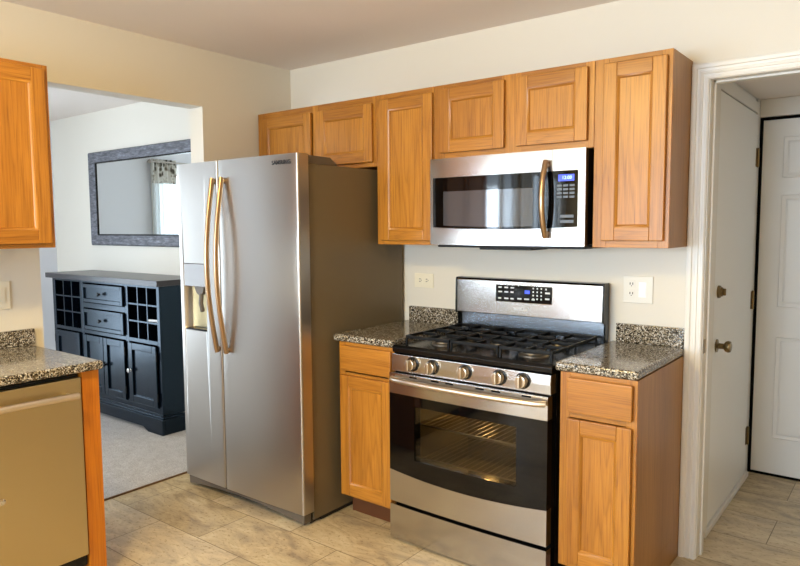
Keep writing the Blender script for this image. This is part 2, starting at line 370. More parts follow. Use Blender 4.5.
# doorway casing, stepped profile, mitred at the corner
CI, CO, CT = 2.485, 2.4185, 2.046     # inner edge, outer edge, head
def casing_profile():                  # (distance from the inner edge, projection)
    return [(0, 0), (0, .009), (.005, .013), (.012, .013), (.014, .010), (.022, .011), (.024, .015), (.033, .015), (.035, .012), (.045, .014), (.048, .019), (.060, .021), (.0665, .019), (.0665, 0)]
mb = MB(); pr = casing_profile(); rows = []
xr = 3.355
for d, p in pr:
    rows.append([mb.bm.verts.new(q) for q in ((CI-d, -.001-p, 0), (CI-d, -.001-p, CT+d), (xr+d, -.001-p, CT+d), (xr+d, -.001-p, 0))])
for A, B in zip(rows, rows[1:]):
    for k in range(3): mb.bm.faces.new([A[k], A[k+1], B[k+1], B[k]])
cas = struct(mb.build('trim_1', TRIM, sharp=20))
mb = MB(); mb.box(2.44, 2.4885, .0, .12, 0, 2.05); mb.box(3.3515, 3.40, .0, .12, 0, 2.05); mb.box(2.44, 3.40, .0, .12, 2.05, 2.06)
mb.box(2.4885, 2.4985, .05, .085, 0, 2.05, .002); mb.box(2.4885, 3.3515, .05, .085, 2.04, 2.05, .002)
struct(mb.build('trim_2', TRIM))
mb = MB(); mb.box(2.4888, 2.4905, .012, .040, .905, .965, .0006); mb.build('strike_plate', BRASS, cas, label='brass strike plate')

# exterior door at the end of the hall, six moulded panels
def panel_door(name, T, u0, u1, z0, z1, th, rows_, cols, material):
    mb = MB(T); mb.box(u0, u1, 0, th, z0, z1, .002)
    for (a, b) in cols:
        for (c, d) in rows_:
            lo = [(a, b, c, d, -.0005), (a+.004, b-.004, c+.004, d-.004, -.006), (a+.022, b-.022, c+.022, d-.022, -.001), (a+.036, b-.036, c+.036, d-.036, -.008)]
            rings = [[mb.bm.verts.new(T(x, v, z)) for x, z in ((p, r), (q, r), (q, s), (p, s))] for p, q, r, s, v in lo]
            for A, B in zip(rings, rings[1:]):
                for k in range(4): mb.bm.faces.new([A[k], A[(k+1) % 4], B[(k+1) % 4], B[k]])
            mb.bm.faces.new(rings[-1])
    return mb.build(name, material)
d1 = panel_door('door_1', TB(1.292), 2.468, 3.40, .014, 2.035, .014, [(.225, .813), (.985, 1.616), (1.71, 1.936)], [(2.572, 2.872), (2.99, 3.29)], DOORW)
struct(d1)
mb = MB(); mb.box(2.452, 2.466, 1.286, 1.306, 0, 2.05); mb.box(2.466, 3.41, 1.286, 1.306, 2.037, 2.05); mb.box(2.466, 3.41, 1.289, 1.306, 0.0, .013); mb.build('weatherstrip', DARKGAP, d1)
mb = MB(); mb.lathe((3.335, 1.291, .92), (0, -1, 0), [(0, .03), (.006, .03), (.012, .012), (.035, .012), (.045, .026), (.06, .027), (.068, .016)]); mb.build('knob', BRASS, d1)
mb = MB(); mb.box(2.441, 2.452, 1.21, 1.309, 0, 2.149, .002); mb.box(2.452, 3.50, 1.270, 1.309, 2.052, 2.149, .003); struct(mb.build('trim_3', TRIM))
# side door in the hall's left wall
T2 = TL(2.462)
d2 = panel_door('door_2', T2, .29, 1.165, .035, 2.052, .020, [], [], DOORW); struct(d2)
for z in (.25, 1.03, 1.82):
    mb = MB(); mb.box(2.4625, 2.465, 1.138, 1.163, z-.05, z+.05, .0008); mb.tube([(2.468, 1.171, z-.052), (2.468, 1.171, z+.052)], .007); mb.build('hinge', BRASS, d2, label='brass hinge')
mb = MB(); mb.lathe((2.462, .368, .885), (1, 0, 0), [(0, .031), (.005, .031), (.010, .014), (.032, .013), (.040, .024), (.052, .028), (.062, .025), (.066, .012)]); mb.build('knob', BRASS, d2, label='brass door knob')
mb = MB(); mb.lathe((2.462, .368, 1.140), (1, 0, 0), [(0, .030), (.010, .029), (.014, .022), (.020, .021)]); mb.box(2.482, 2.496, .363, .373, 1.124, 1.156, .002); mb.build('deadbolt', BRASS, d2, label='brass deadbolt turn')
mb = MB(); mb.box(2.441, 2.466, .225, .286, 0, 2.12, .004); mb.box(2.441, 2.460, 1.178, 1.208, 0, 2.12, .004); mb.box(2.441, 2.462, .286, 1.178, 2.060, 2.12, .004); mb.box(2.441, 2.474, .225, 1.205, 0, .030, .004); struct(mb.build('trim_4', TRIM))
mb = MB(); mb.box(2.440, 2.443, .284, 1.178, 2.0, 2.0605); mb.box(2.440, 2.443, .284, .296, .02, 2.06); mb.box(2.440, 2.443, 1.163, 1.18, .02, 2.06); mb.build('gap_seal', DARKGAP, d2)

# ================================================================== CABINETS
def make_door(T, u0, u1, z0, z1, parent, across, name='door', w=.056, th=.019):
    """framed cabinet door with a flat recessed panel; front at v=-th"""
    mb = MB(T)
    mb.box(u0, u0+w, -th, -.0005, z0, z1, .005, 0); mb.box(u1-w, u1, -th, -.0005, z0, z1, .005, 0)
    mb.box(u0+w-.001, u1-w+.001, -th+.0006, -.0005, z0, z0+w, .004, 1); mb.box(u0+w-.001, u1-w+.001, -th+.0006, -.0005, z1-w, z1, .004, 1)
    a = (u0+w, u1-w, z0+w, z1-w); r = []
    for k, v in ((-.001, -th+.001), (.004, -th+.003), (.010, -th+.009), (.011, -th+.012)):
        p, q, c, d = a[0]+k, a[1]-k, a[2]+k, a[3]-k
        r.append([mb.bm.verts.new(T(x, v, z)) for x, z in ((p, c), (q, c), (q, d), (p, d))])
    for A, B in zip(r, r[1:]):
        for k in range(4):
            f = mb.bm.faces.new([A[k], A[(k+1) % 4], B[(k+1) % 4], B[k]]); f.material_index = 1 if k in (0, 2) else 0
    d = mb.build(name, [OZ, across], parent)
    mb = MB(T); mb.box(u0+w+.008, u1-w-.008, -th+.0105, -th+.0155, z0+w+.008, z1-w-.008); mb.build('panel', OZ, d)
    return d
def carcass(T, u0, u1, z0, z1, depth, parent, across, stiles, rails, side=None, ff=.019):
    """box behind a face frame: stiles (u ranges) and rails (z ranges)"""
    mb = MB(T); s = .014
    mb.box(u0, u0+s, ff, depth, z0, z1); mb.box(u1-s, u1, ff, depth, z0, z1)
    mb.box(u0+s, u1-s, ff, depth, z0, z0+s); mb.box(u0+s, u1-s, ff, depth, z1-s, z1); mb.box(u0+s, u1-s, depth-.006, depth, z0+s, z1-s)
    mb.build('carcass', side or SIDEZ, parent)
    mb = MB(T)
    for a, b in stiles: mb.box(a, b, 0, ff, z0, z1, .0015, 0)
    ss = sorted(stiles)
    for a, b in rails:
        for (p, q), (r, t) in zip(ss, ss[1:]): mb.box(q, r, .0006, ff, a, b, .0012, 1)
    mb.build('face_frame', [OZ, across], parent)

CB, CTP, CF = 1.3605, 2.129, -.278       # bottom, top and face of the wall cabinets
T = TB(CF); D = -CF-.002
t = thing('wall_cabinet', 'short two door oak cabinet above the stainless refrigerator', 'cabinet', (.475, -.14, 1.7665), 'oak wall cabinets over the range run')
carcass(T, .008, .9350, 1.7665, CTP, D, t, OX, [(.008, .062), (.468, .515), (.905, .935)], [(1.7665, 1.800), (CTP-.045, CTP)])
make_door(T, .052, .466, 1.790, 2.092, t, OX); make_door(T, .512, .914, 1.790, 2.092, t, OX)
t = thing('wall_cabinet', 'tall narrow oak cabinet between refrigerator and microwave', 'cabinet', (1.106, -.14, CB), 'oak wall cabinets over the range run')
carcass(T, .9365, 1.2995, CB, CTP, D, t, OX, [(.9365, .985), (1.285, 1.2995)], [(CB, 1.40), (CTP-.045, CTP)])
make_door(T, .968, 1.296, 1.382, 2.100, t, OX)
t = thing('wall_cabinet', 'short two door oak cabinet directly above the microwave', 'cabinet', (1.70, -.14, 1.776), 'oak wall cabinets over the range run')
carcass(T, 1.301, 2.1055, 1.776, CTP, D, t, OX, [(1.301, 1.360), (1.672, 1.768), (2.066, 2.1055)], [(1.776, 1.815), (CTP-.04, CTP)])
make_door(T, 1.342, 1.690, 1.804, 2.107, t, OX); make_door(T, 1.750, 2.081, 1.806, 2.109, t, OX)
t = thing('wall_cabinet', 'tall oak cabinet right of the microwave beside the doorway casing', 'cabinet', (2.26, -.14, CB), 'oak wall cabinets over the range run')
carcass(T, 2.107, 2.4165, CB, CTP, D, t, OX, [(2.107, 2.165), (2.375, 2.4165)], [(CB, 1.405), (CTP-.035, CTP)])
make_door(T, 2.148, 2.400, 1.389, 2.107, t, OX)
# left wall cabinet
T = TL(.328)
t = thing('wall_cabinet', 'oak wall cabinet on the left wall above the dishwasher counter', 'cabinet', (.16, -2.05, 1.374))
carcass(T, -2.44, -1.6645, 1.374, 2.119, .326, t, OY, [(-2.44, -2.40), (-2.075, -2.03), (-1.705, -1.6645)], [(1.374, 1.41), (2.085, 2.119)])
make_door(T, -2.425, -2.060, 1.392, 2.101, t, OY); make_door(T, -2.045, -1.682, 1.392, 2.101, t, OY)

# base cabinets
def base_cabinet(T, u0, u1, parent, across, drawer, door, depth=.598, kick_u=None):
    z0, z1 = .115, .8905
    carcass(T, u0, u1, z0, z1, depth, parent, across, [(u0, u0+.04), (u1-.04, u1)], [(z0, z0+.035), (.715, .742), (.865, z1)], SIDEZ)
    mb = MB(T); k0, k1 = kick_u or (u0, u1); mb.box(k0, k1, .085, .099, 0, z0); mb.box(u0, u0+.014, .099, depth, 0, z0); mb.build('toe_kick', OAKDARK, parent)
    a, b, c, d = drawer
    mb = MB(T); mb.box(a, b, -.019, -.0005, c, d, .006); mb.build('drawer_front', across, parent)
    make_door(T, *door, parent, across)
T = TB(-.601)
t = thing('base_cabinet', 'narrow oak base cabinet between refrigerator and range', 'cabinet', (1.12, -.3, 0), 'oak base cabinets beside the range')
base_cabinet(T, .950, 1.2955, t, OX, (.971, 1.286, .752, .876), (.968, 1.286, .128, .729))
t = thing('base_cabinet', 'oak base cabinet right of the range with exposed side panel', 'cabinet', (2.26, -.3, 0), 'oak base cabinets beside the range')
base_cabinet(T, 2.118, 2.4165, t, OX, (2.152, 2.402, .738, .873), (2.150, 2.402, .136, .714))
mb = MB(); mb.box(2.4025, 2.4165, -.582, -.002, 0, .1145); mb.build('side_skirt', SIDEZ, t)

# countertops
def countertop(label, loc, slab, splash, m=GRAN):
    t = thing('countertop', label, 'countertop', loc)
    mb = MB(); mb.box(*slab, .010, seg=3); mb.build('slab', m, t)
    mb = MB(); mb.box(*splash, .003); mb.build('backsplash', m, t); return t
CZ, CB_ = .927, .892
countertop('small speckled granite countertop between refrigerator and range', (1.1, -.3, CZ), (.917, 1.2905, -.611, -.002, CB_, CZ), (.945, 1.2905, -.022, -.002, CZ, 1.010))
countertop('small speckled granite countertop right of the range', (2.26, -.3, CZ), (2.0965, 2.4180, -.611, -.002, CB_, CZ), (2.122, 2.4180, -.022, -.002, CZ, 1.010))
countertop('long granite countertop above the dishwasher along left wall', (.3, -2.3, CZ), (.002, .636, -3.4, -1.642, CB_, CZ), (.002, .022, -3.4, -1.632+.0, CZ, 1.000))

# left run: end panel, dishwasher, sink base
mb = MB(); mb.box(.002, .611, -1.722, -1.652, 0, .8905, .002); single(mb.build('cabinet_end_panel', ORANGE), 'orange oak end panel standing beside the dishwasher', 'panel')
t = thing('dishwasher', 'stainless steel dishwasher under the left granite countertop', 'dishwasher', (.3, -2.03, 0))
mb = MB(); mb.box(.03, .590, -2.325, -1.727, .10, .880); mb.build('tub', BLACKM, t)
mb = MB(); mb.box(.592, .620, -2.323, -1.729, .150, .872, .004); dd = mb.build('door', STEELY, t)
mb = MB(); hp = [(.668, -2.285+.520*k/14, .812+.004*math.sin(math.pi*k/14)) for k in range(15)]; mb.tube(hp, .0135, 12)
for y in (-2.265, -1.785): mb.tube([(.6205, y, .812), (.668, y, .812)], .008, 10)
mb.build('handle', HANDLEX, dd, label='bright metal bar handle')
mb = MB(); mb.lathe((.6205, -2.037, .470), (1, 0, 0), [(0, .012), (.004, .012), (.006, .006)], 16); mb.build('latch_button', CHROME, dd)
mb = MB(); mb.box(.50, .53, -2.325, -1.727, 0, .0995); mb.box(.5905, .600, -2.325, -1.727, .101, .149); mb.build('toe_kick', BLACK, t)
T = TL(.601)
t = thing('base_cabinet', 'oak sink base cabinet beyond the dishwasher on left wall', 'cabinet', (.3, -2.85, 0))
base_cabinet(T, -3.38, -2.33, t, OY, (-3.36, -2.35, .752, .876), (-3.36, -2.35, .128, .729))

# ================================================================== REFRIGERATOR
t = thing('refrigerator', 'side by side stainless steel refrigerator with curved handles', 'refrigerator', (.45, -.4, 0))
FX0, FX1, SPL = -.030, .9165, .333
mb = MB(); mb.box(.010, .905, -.752, -.03, .018, 1.752, .004); mb.build('case', FRSIDE, t)
def fridge_door(name, x0, x1):
    z0, z1 = .068, 1.795; mb = MB(); n = 14; yb = -.760; xm = (FX0+FX1)/2; hw = (FX1-FX0)/2
    front = lambda x: -.830 - .006*(1-((x-xm)/hw)**2)
    r = .010; pts = [(x0, yb), (x1, yb)]
    def rc(x, sgn):       # rounded vertical edges
        out = []
        for k in range(5):
            a = math.pi/2*k/4; out.append((x - sgn*r*(1-math.cos(a)), front(x) + r*(1-math.sin(a))))
        return out
    pts += rc(x1, 1); pts += [(x1-r + (x0-x1+2*r)*k/n, front(x1-r + (x0-x1+2*r)*k/n)) for k in range(1, n)]; pts += rc(x0, -1)[::-1]
    mb.prism(pts, 'z', z0, z1, smooth=True)
    return mb.build(name, STEELZ, t, sharp=50)
ld = fridge_door('door', FX0, SPL-.003); rd = fridge_door('door', SPL+.003, FX1)
cut = MB(); cut.box(.006, .211, -.90, -.772, .897, 1.262, .012); boolean_cut(ld, cut); ld.data.set_sharp_from_angle(angle=math.radians(50))
mb = MB(); mb.box(.008, .209, -.830, -.774, 1.135, 1.260, .006); mb.build('dispenser_panel', STEEL, ld)
mb = MB(); mb.box(.012, .205, -.828, -.774, .898, .906, .002); mb.build('drip_tray', BLACK, ld)
mb = MB(); mb.prism([(.075, 1.135), (.165, 1.135), (.150, 1.100), (.120, 1.085), (.095, 1.10)], 'v', -.815, -.785, .003); mb.tube([(.128, -.805, 1.10), (.130, -.812, 1.045), (.126, -.800, 1.0)], .012); mb.build('nozzle', GREYP, ld)
mb = MB(); mb.box(.012, .205, -.779, -.773, .908, 1.133); mb.build('recess_lining', STEELY, ld)
for d, x, xa in ((ld, .312, .30), (rd, .388, .37)):
    mb = MB(); n = 22; pts = []
    for k in range(n+1):
        s = k/n; zz = .805 + .90*s; yy = -.851 - .050*math.sin(math.pi*s)**1.0
        pts.append((x, yy, zz))
    mb.tube(pts, .0145, 14, flat=.8)
    for zz in (.822, 1.688): mb.tube([(x, -.832, zz), (x, -.850, zz)], .012, 10)
    mb.build('handle', HANDLE, d)
lettering('SAMSUNG', 'brand_lettering', .027, (.812, -.8345, 1.756), FACE_BACK, DARKPRINT, rd, sx=1.05, weight=.0006)
mb = MB(); mb.prism([(.80, .02)] + [], 'v', 0, 0) if False else None
mb = MB(); n = 16; lo = []; 
poly = [(-.02, .012)] + [(-.02+.92*k/n, .012+.030*math.sin(math.pi*k/n)**.7) for k in range(1, n)] + [(.90, .012), (.905, .075)] + [(.90-.045, .062), (.80, .056), (.08, .056), (.025, .062), (-.025, .075)]
mb.prism(poly, 'v', -.815, -.768, .003); mb.build('base_grille', GREYP, t)
mb = MB(); mb.box(.0, .895, -.765, -.70, .004, .064); mb.box(.895, .904, -.70, -.10, .004, .017); mb.box(.02, .895, -.20, -.06, 0, .017); mb.build('foot_panel', BLACKM, t)
mb = MB(); mb.prism([(-.748, 1.7525), (-.748, 1.788), (-.742, 1.792), (-.595, 1.790), (-.560, 1.766), (-.540, 1.7525)], 'u', .80, .902, .003); mb.build('hinge_cover', GREYP, t)
mb = MB(); mb.prism([(-.748, 1.7525), (-.748, 1.788), (-.742, 1.792), (-.595, 1.790), (-.560, 1.766), (-.540, 1.7525)], 'u', .012, .11, .003); mb.build('hinge_cover', GREYP, t)
mb = MB(); mb.box(.012, .902, -.7598, -.7525, .07, 1.785); mb.build('gasket', BLACKM, t)

# ================================================================== RANGE
RL, RR = 1.3025, 2.0905; RM = (RL+RR)/2
t = thing('gas_range', 'stainless and black gas range with five knobs', 'stove', (RM, -.33, 0))
mb = MB(); s = .02; RBF = -.575    # body: hollow so the oven shows through its window
mb.box(RL, RL+s, RBF, -.012, .03, .872); mb.box(RR-s, RR, RBF, -.012, .03, .872); mb.box(RL+s, RR-s, -.03, -.012, .03, .872)
mb.box(RL+s, RR-s, RBF, -.03, .03, .17); mb.box(RL+s, RR-s, RBF, -.03, .80, .872)
for x in (RL+.03, RR-.07):
    for y in (-.54, -.10): mb.box(x, x+.04, y, y+.04, 0, .03)
mb.build('body', BLACK, t)
mb = MB(); a, b, c, d = RL+.06, RR-.06, .24, .74
mb.box(a, b, -.52, -.06, c-.006, c); mb.box(a, b, -.52, -.06, d, d+.006); mb.box(a-.006, a, -.52, -.06, c, d); mb.box(b, b+.006, -.52, -.06, c, d); mb.box(a, b, -.066, -.06, c, d)
mb.build('oven_cavity', ENAMEL, t)
for z in (.36, .52):
    mb = MB(); mb.tube([(a+.01, -.50, z), (b-.01, -.50, z)], .005, 8); mb.tube([(a+.01, -.09, z), (b-.01, -.09, z)], .005, 8)
    for k in range(21): x = a+.02+(b-a-.04)*k/20; mb.tube([(x, -.50, z), (x, -.09, z)], .0013, 6)
    mb.build('oven_rack', RACKW, t)
mb = MB(); mb.lathe((RM-.2, -.10, .70), (0, 0, -1), [(0, .015), (.01, .02), (.03, .022), (.045, .012)], 14); mb.build('oven_bulb', OVENBULB, t)
mb = MB(); mb.prism([(-.030, .8725), (-.606, .8725), (-.622, .880), (-.624, .900), (-.612, .912), (-.595, .910), (-.580, .904), (-.090, .904), (-.030, .912)], 'u', RL, RR, .002); mb.build('cooktop', BLACK, t)
mb = MB(); mb.prism([(-.575, .793), (-.6245, .793), (-.6255, .830), (-.6240, .8725), (-.575, .8725)], 'u', RL-.002, RR-.002, .003); mb.build('control_panel', STEEL, t)
mb = MB(); mb.box(RL+.002, RR-.004, -.603, -.575, .160, .225); mb.box(RL+.002, RR-.004, -.603, -.575, .745, .793); mb.box(RL+.002, RL+.06, -.603, -.575, .225, .745); mb.box(RR-.06, RR-.004, -.603, -.575, .225, .745); mb.build('gap_liner', DARKGAP, t)
nrm = Vector((0, -1, .0)).normalized()
for dx in (-.277, -.168, 0, .166, .272):
    mb = MB(); x = RM+dx; mb.lathe((x, -.6245, .836), nrm, [(0, .033), (.004, .033), (.006, .029)], 28, 1); mb.lathe((x, -.630, .836), nrm, [(0, .027), (.018, .026), (.024, .024), (.026, .020)], 28, 0)
    mb.box(x-.0075, x+.0075, -.672, -.655, .812, .861, .003, 0); mb.build('knob', [KNOBM, BLACK], t)
# oven door: steel top strip, black glass with a curved lower edge, steel lower strip
bow = lambda x: -.646 - .010*(1-((x-RM)/(RR-RM))**2)
DL, DR = RL-.001, RR-.004
def bowed(mb, zlo, zhi, thick=.0, x0=DL, x1=DR, n=16, mi=None, holes=None):
    """slab with a gently bowed front; zlo/zhi may be functions of x"""
    f = (lambda v: v if callable(v) else (lambda x: v)); lo, hi = f(zlo), f(zhi)
    xs = [x0+(x1-x0)*k/n for k in range(n+1)]
    fr = [[mb.bm.verts.new((x, bow(x)-thick, h(x))) for h in (lo, hi)] for x in xs]; bk = [[mb.bm.verts.new((x, -.604, h(x))) for h in (lo, hi)] for x in xs]
    fs = []
    for k in range(n):
        fs += [mb.bm.faces.new([fr[k][0], fr[k+1][0], fr[k+1][1], fr[k][1]]), mb.bm.faces.new([bk[k][1], bk[k+1][1], bk[k+1][0], bk[k][0]]),
               mb.bm.faces.new([fr[k][1], fr[k+1][1], bk[k+1][1], bk[k][1]]), mb.bm.faces.new([bk[k][0], bk[k+1][0], fr[k+1][0], fr[k][0]])]
    fs += [mb.bm.faces.new([fr[0][0], fr[0][1], bk[0][1], bk[0][0]]), mb.bm.faces.new([fr[n][1], fr[n][0], bk[n][0], bk[n][1]])]
    mb._fin(None, fs, mi)
arc = lambda x: .337 - .022*(1-((x-RM)/(RR-RM))**2)
mb = MB(); bowed(mb, .696, .789); od = mb.build('oven_door', STEEL, t, sharp=20)
mb = MB(); WX0, WX1, WZ0, WZ1 = 1.446, 1.955, .403, .651
bowed(mb, arc, .6955, 0, DL, WX0, 8); bowed(mb, arc, .6955, 0, WX1, DR, 8); bowed(mb, arc, WZ0, 0, WX0, WX1, 12); bowed(mb, WZ1, .6955, 0, WX0, WX1, 12)
mb.build('door_glass', BGLASS, od, sharp=20, label='black glass')
mb = MB(); mb.box(WX0-.004, WX1+.004, -.646, -.642, WZ0-.004, WZ1+.004); mb.build('window_pane', OVENGLASS, od)
mb = MB(); bowed(mb, .188, lambda x: arc(x)-.0005); mb.build('lower_strip', STEEL, od, sharp=20)
for u in (-.255, -.135, -.06, .09, .165, .30):
    mb = MB(); mb.box(RM+u-.020, RM+u+.020, bow(RM+u)-.0012, bow(RM+u)+.004, .7785, .7850); mb.build('vent_slot', DARKGAP, od)
mb = MB(); mb.tube([(RL+.024+(RR-RL-.030)*k/20, -.660-.038*math.sin(math.pi*k/20)**.45, .765) for k in range(21)], .0125, 12, flat=1.0); mb.build('handle', HANDLEX, od)
mb = MB(); bowed(mb, .014, .171); mb.build('drawer', STEEL, t, sharp=20)
# backguard
mb = MB(); mb.prism([(-.014, .912), (-.050, .912), (-.046, 1.008), (-.014, 1.008)], 'u', RL+.012, RR-.006, .002); mb.build('riser', steel('riser_steel', 'x', (120, 126, 134), .22, .006), t)
mb = MB(); mb.prism([(-.014, 1.012), (-.0755, 1.012), (-.0745, 1.060), (-.0722, 1.180), (-.064, 1.186), (-.014, 1.186)], 'u', RL-.004, RR-.012, .003); bg = mb.build('backguard', STEEL, t)
mb = MB()
for x in (RL-.0105, RR-.0115): mb.prism([(-.012, .905), (-.055, .905), (-.055, 1.006), (-.080, 1.006), (-.0785, 1.06), (-.0755, 1.187), (-.066, 1.191), (-.012, 1.191)], 'u', x, x+.0075, .002)
mb.box(RL+.002, RR-.012, -.073, -.012, 1.1865, 1.190, .001); mb.build('end_cap', BLACK, t)
gy = lambda z: -.0745+(z-1.06)*.0192
def on_guard(x0, x1, z0, z1, lift, mb, mi=None):
    mb.prism([(gy(z0)-lift, z0), (gy(z1)-lift, z1), (gy(z1)+.002, z1), (gy(z0)+.002, z0)], 'u', x0, x1, 0, mi)
mb = MB(); on_guard(1.531, 1.833, 1.079, 1.162, .0015, mb); cp = mb.build('display_panel', BGLASS, bg)
mb = MB(); on_guard(1.528, 1.836, 1.076, 1.165, .0006, mb); mb.build('display_bezel', CHROME, bg)
mb = MB(); rg = random.Random(3)
for z in (1.150, 1.128, 1.096):
    for k in range(3): x = 1.545+.034*k; on_guard(x, x+rg.uniform(.016, .024), z-.004, z+.003, .0022, mb)
for x, w_ in ((1.651, .022), (1.688, .026), (1.728, .016)): on_guard(x, x+w_, 1.094, 1.101, .0022, mb)
for z in (1.152, 1.135, 1.118, 1.101):
    for k in range(3): x = 1.732+.021*k; on_guard(x, x+.007, z-.004, z+.003, .0022, mb)
for z, w_ in ((1.15, .008), (1.132, .024), (1.104, .022)): on_guard(1.798, 1.798+w_, z-.004, z+.004, .0022, mb)
mb.build('key_markings', PRINT, cp)
mb = MB(); on_guard(1.690, 1.716, 1.124, 1.140, .0020, mb); mb.build('clock_digits', BLUEDISP, cp)
tilt = Matrix.Rotation(math.radians(90-1.1), 4, 'X')
lettering('SAMSUNG', 'brand_lettering', .017, (1.672, gy(1.047)-.0012, 1.047), tilt, PRINT, bg, sx=1.0, weight=.0009)
# burners and grates
for x, y, r in ((RL+.165, -.44, .050), (RL+.165, -.19, .040), (RM, -.325, .045), (RR-.165, -.44, .055), (RR-.165, -.19, .040), ):
    mb = MB(); mb.lathe((x, y, .9045), (0, 0, 1), [(0, r+.012), (.006, r+.010), (.010, r-.004), (.016, r-.006)], 24, 1); mb.lathe((x, y, .9205), (0, 0, 1), [(0, r-.004), (.006, r-.003), (.010, r-.008), (.011, .004)], 24, 0); mb.build('burner', [IRON, mat('burner_alloy', (120, 112, 100), .4, .8)], t)
gw = (RR-RL-.05)/3
for k in range(3):
    x0 = RL+.025+gw*k+.003; x1 = x0+gw-.006; y0, y1 = -.560, -.085; z0, z1 = .938, .952; mb = MB(); q = .009
    for x in (x0, x1-q): mb.box(x, x+q, y0, y1, z0, z1, .002)
    for y in (y0, (y0+y1)/2-q/2, y1-q): mb.box(x0+q, x1-q, y, y+q, z0, z1, .002)
    xm = (x0+x1)/2
    for yc in ((y0*.73+y1*.27), (y0*.27+y1*.73)):
        for sx in (-1, 1): mb.box(min(xm+sx*.028, xm+sx*(gw/2-.004)), max(xm+sx*.028, xm+sx*(gw/2-.004)), yc-q/2, yc+q/2, z0, z1, .002)
        for sy in (-1, 1): mb.box(xm-q/2, xm+q/2, min(yc+sy*.028, yc+sy*.118), max(yc+sy*.028, yc+sy*.118), z0, z1, .002)
    for x in (x0, x1-q):
        for y in (y0, (y0+y1)/2-q/2, y1-q): mb.box(x, x+q, y, y+q, .9045, z0, .001)
    mb.build('grate', IRON, t)

# ================================================================== MICROWAVE
ML, MR, MF, MZ0, MZ1 = 1.3035, 2.0895, -.320, 1.364, 1.7745
t = thing('microwave', 'over the range stainless microwave mounted under oak cabinet', 'microwave', (1.7, -.16, MZ0))
mb = MB(); mb.box(ML+.002, MR-.0, -.285, -.004, MZ0+.006, MZ1-.001, .002); mb.build('case', BLACK, t)
SX = 1.942
mf = lambda x: MF - .010*(1-((x-RM)/.393)**2)
def mslab(mb, x0, x1, zlo, zhi, lift=0, back=-.288, n=10):
    f = (lambda v: v if callable(v) else (lambda x: v)); lo, hi = f(zlo), f(zhi); xs = [x0+(x1-x0)*k/n for k in range(n+1)]; fs = []
    A = [[mb.bm.verts.new((x, mf(x)-lift, h(x))) for h in (lo, hi)] for x in xs]; B = [[mb.bm.verts.new((x, back, h(x))) for h in (lo, hi)] for x in xs]
    for k in range(n):
        fs += [mb.bm.faces.new([A[k][0], A[k+1][0], A[k+1][1], A[k][1]]), mb.bm.faces.new([B[k][1], B[k+1][1], B[k+1][0], B[k][0]]), mb.bm.faces.new([A[k][1], A[k+1][1], B[k+1][1], B[k][1]]), mb.bm.faces.new([B[k][0], B[k+1][0], A[k+1][0], A[k][0]])]
    fs += [mb.bm.faces.new([A[0][0], A[0][1], B[0][1], B[0][0]]), mb.bm.faces.new([A[n][1], A[n][0], B[n][0], B[n][1]])]
    mb._fin(None, fs, None)
mb = MB(); mslab(mb, ML, SX-.0012, MZ0, MZ1); dr = mb.build('door', STEEL, t, sharp=20)
mb = MB(); mslab(mb, SX+.0012, MR, MZ0, MZ1, n=4); cpn = mb.build('control_panel', STEEL, t, sharp=20)
gl = lambda x: 1.449 - .012*(1-((x-RM)/.393)**2)
mb = MB(); mslab(mb, ML+.018, SX-.0014, gl, 1.684, .0012); mb.build('door_glass', BGLASS, dr, sharp=20, label='black glass')
mb = MB(); mslab(mb, ML+.080, 1.856, lambda x: gl(x)+.012, 1.617, .0016); mb.build('window_screen', mat('window_screen', (66, 68, 74), .05, spec=.9), dr, sharp=20)
mb = MB(); mslab(mb, SX+.0014, 2.058, gl, 1.684, .0012, n=4); kp = mb.build('keypad', BGLASS, cpn, sharp=20)
mb = MB(); mslab(mb, 1.972, 2.042, 1.640, 1.668, .0018, n=3); mb.build('display', BLUEDISP, kp)
lettering('12:00', 'clock_digits', .020, (2.010, mf(2.01)-.0024, 1.654), FACE_BACK, BLUEDIG, kp)
mb = MB()
for z in (1.622, 1.606, 1.590, 1.574):
    for k in range(3): x = 1.966+.028*k; mb.box(x, x+.022, mf(x+.01)-.0019, mf(x+.01)-.0012, z-.005, z+.004)
for z in (1.492, 1.470): mb.box(1.966, 2.042, mf(2.0)-.0019, mf(2.0)-.0010, z-.006, z+.006)
mb.build('key_markings', mat('key_grey', (92, 100, 112), .4), kp)
lettering('SAMSUNG', 'brand_lettering', .016, (1.690, mf(1.69)-.0006, 1.395), FACE_BACK, PRINT, dr, sx=1.0, weight=.0004)
mb = MB(); mb.tube([(1.921, -.340-.040*math.sin(math.pi*k/18)**.8, 1.402+.326*k/18) for k in range(19)], .0125, 14, flat=.85)
for z in (1.42, 1.71): mb.tube([(1.921, -.326, z), (1.921, -.352, z)], .009, 10)
mb.build('handle', HANDLE, dr)
mb = MB(); mb.box(ML+.03, MR-.012, -.300, -.02, 1.352, 1.3638, .003); mb.box(ML+.26, MR-.26, -.29, -.12, 1.343, 1.352, .002); mb.build('underside_vent', BLACKM, t)

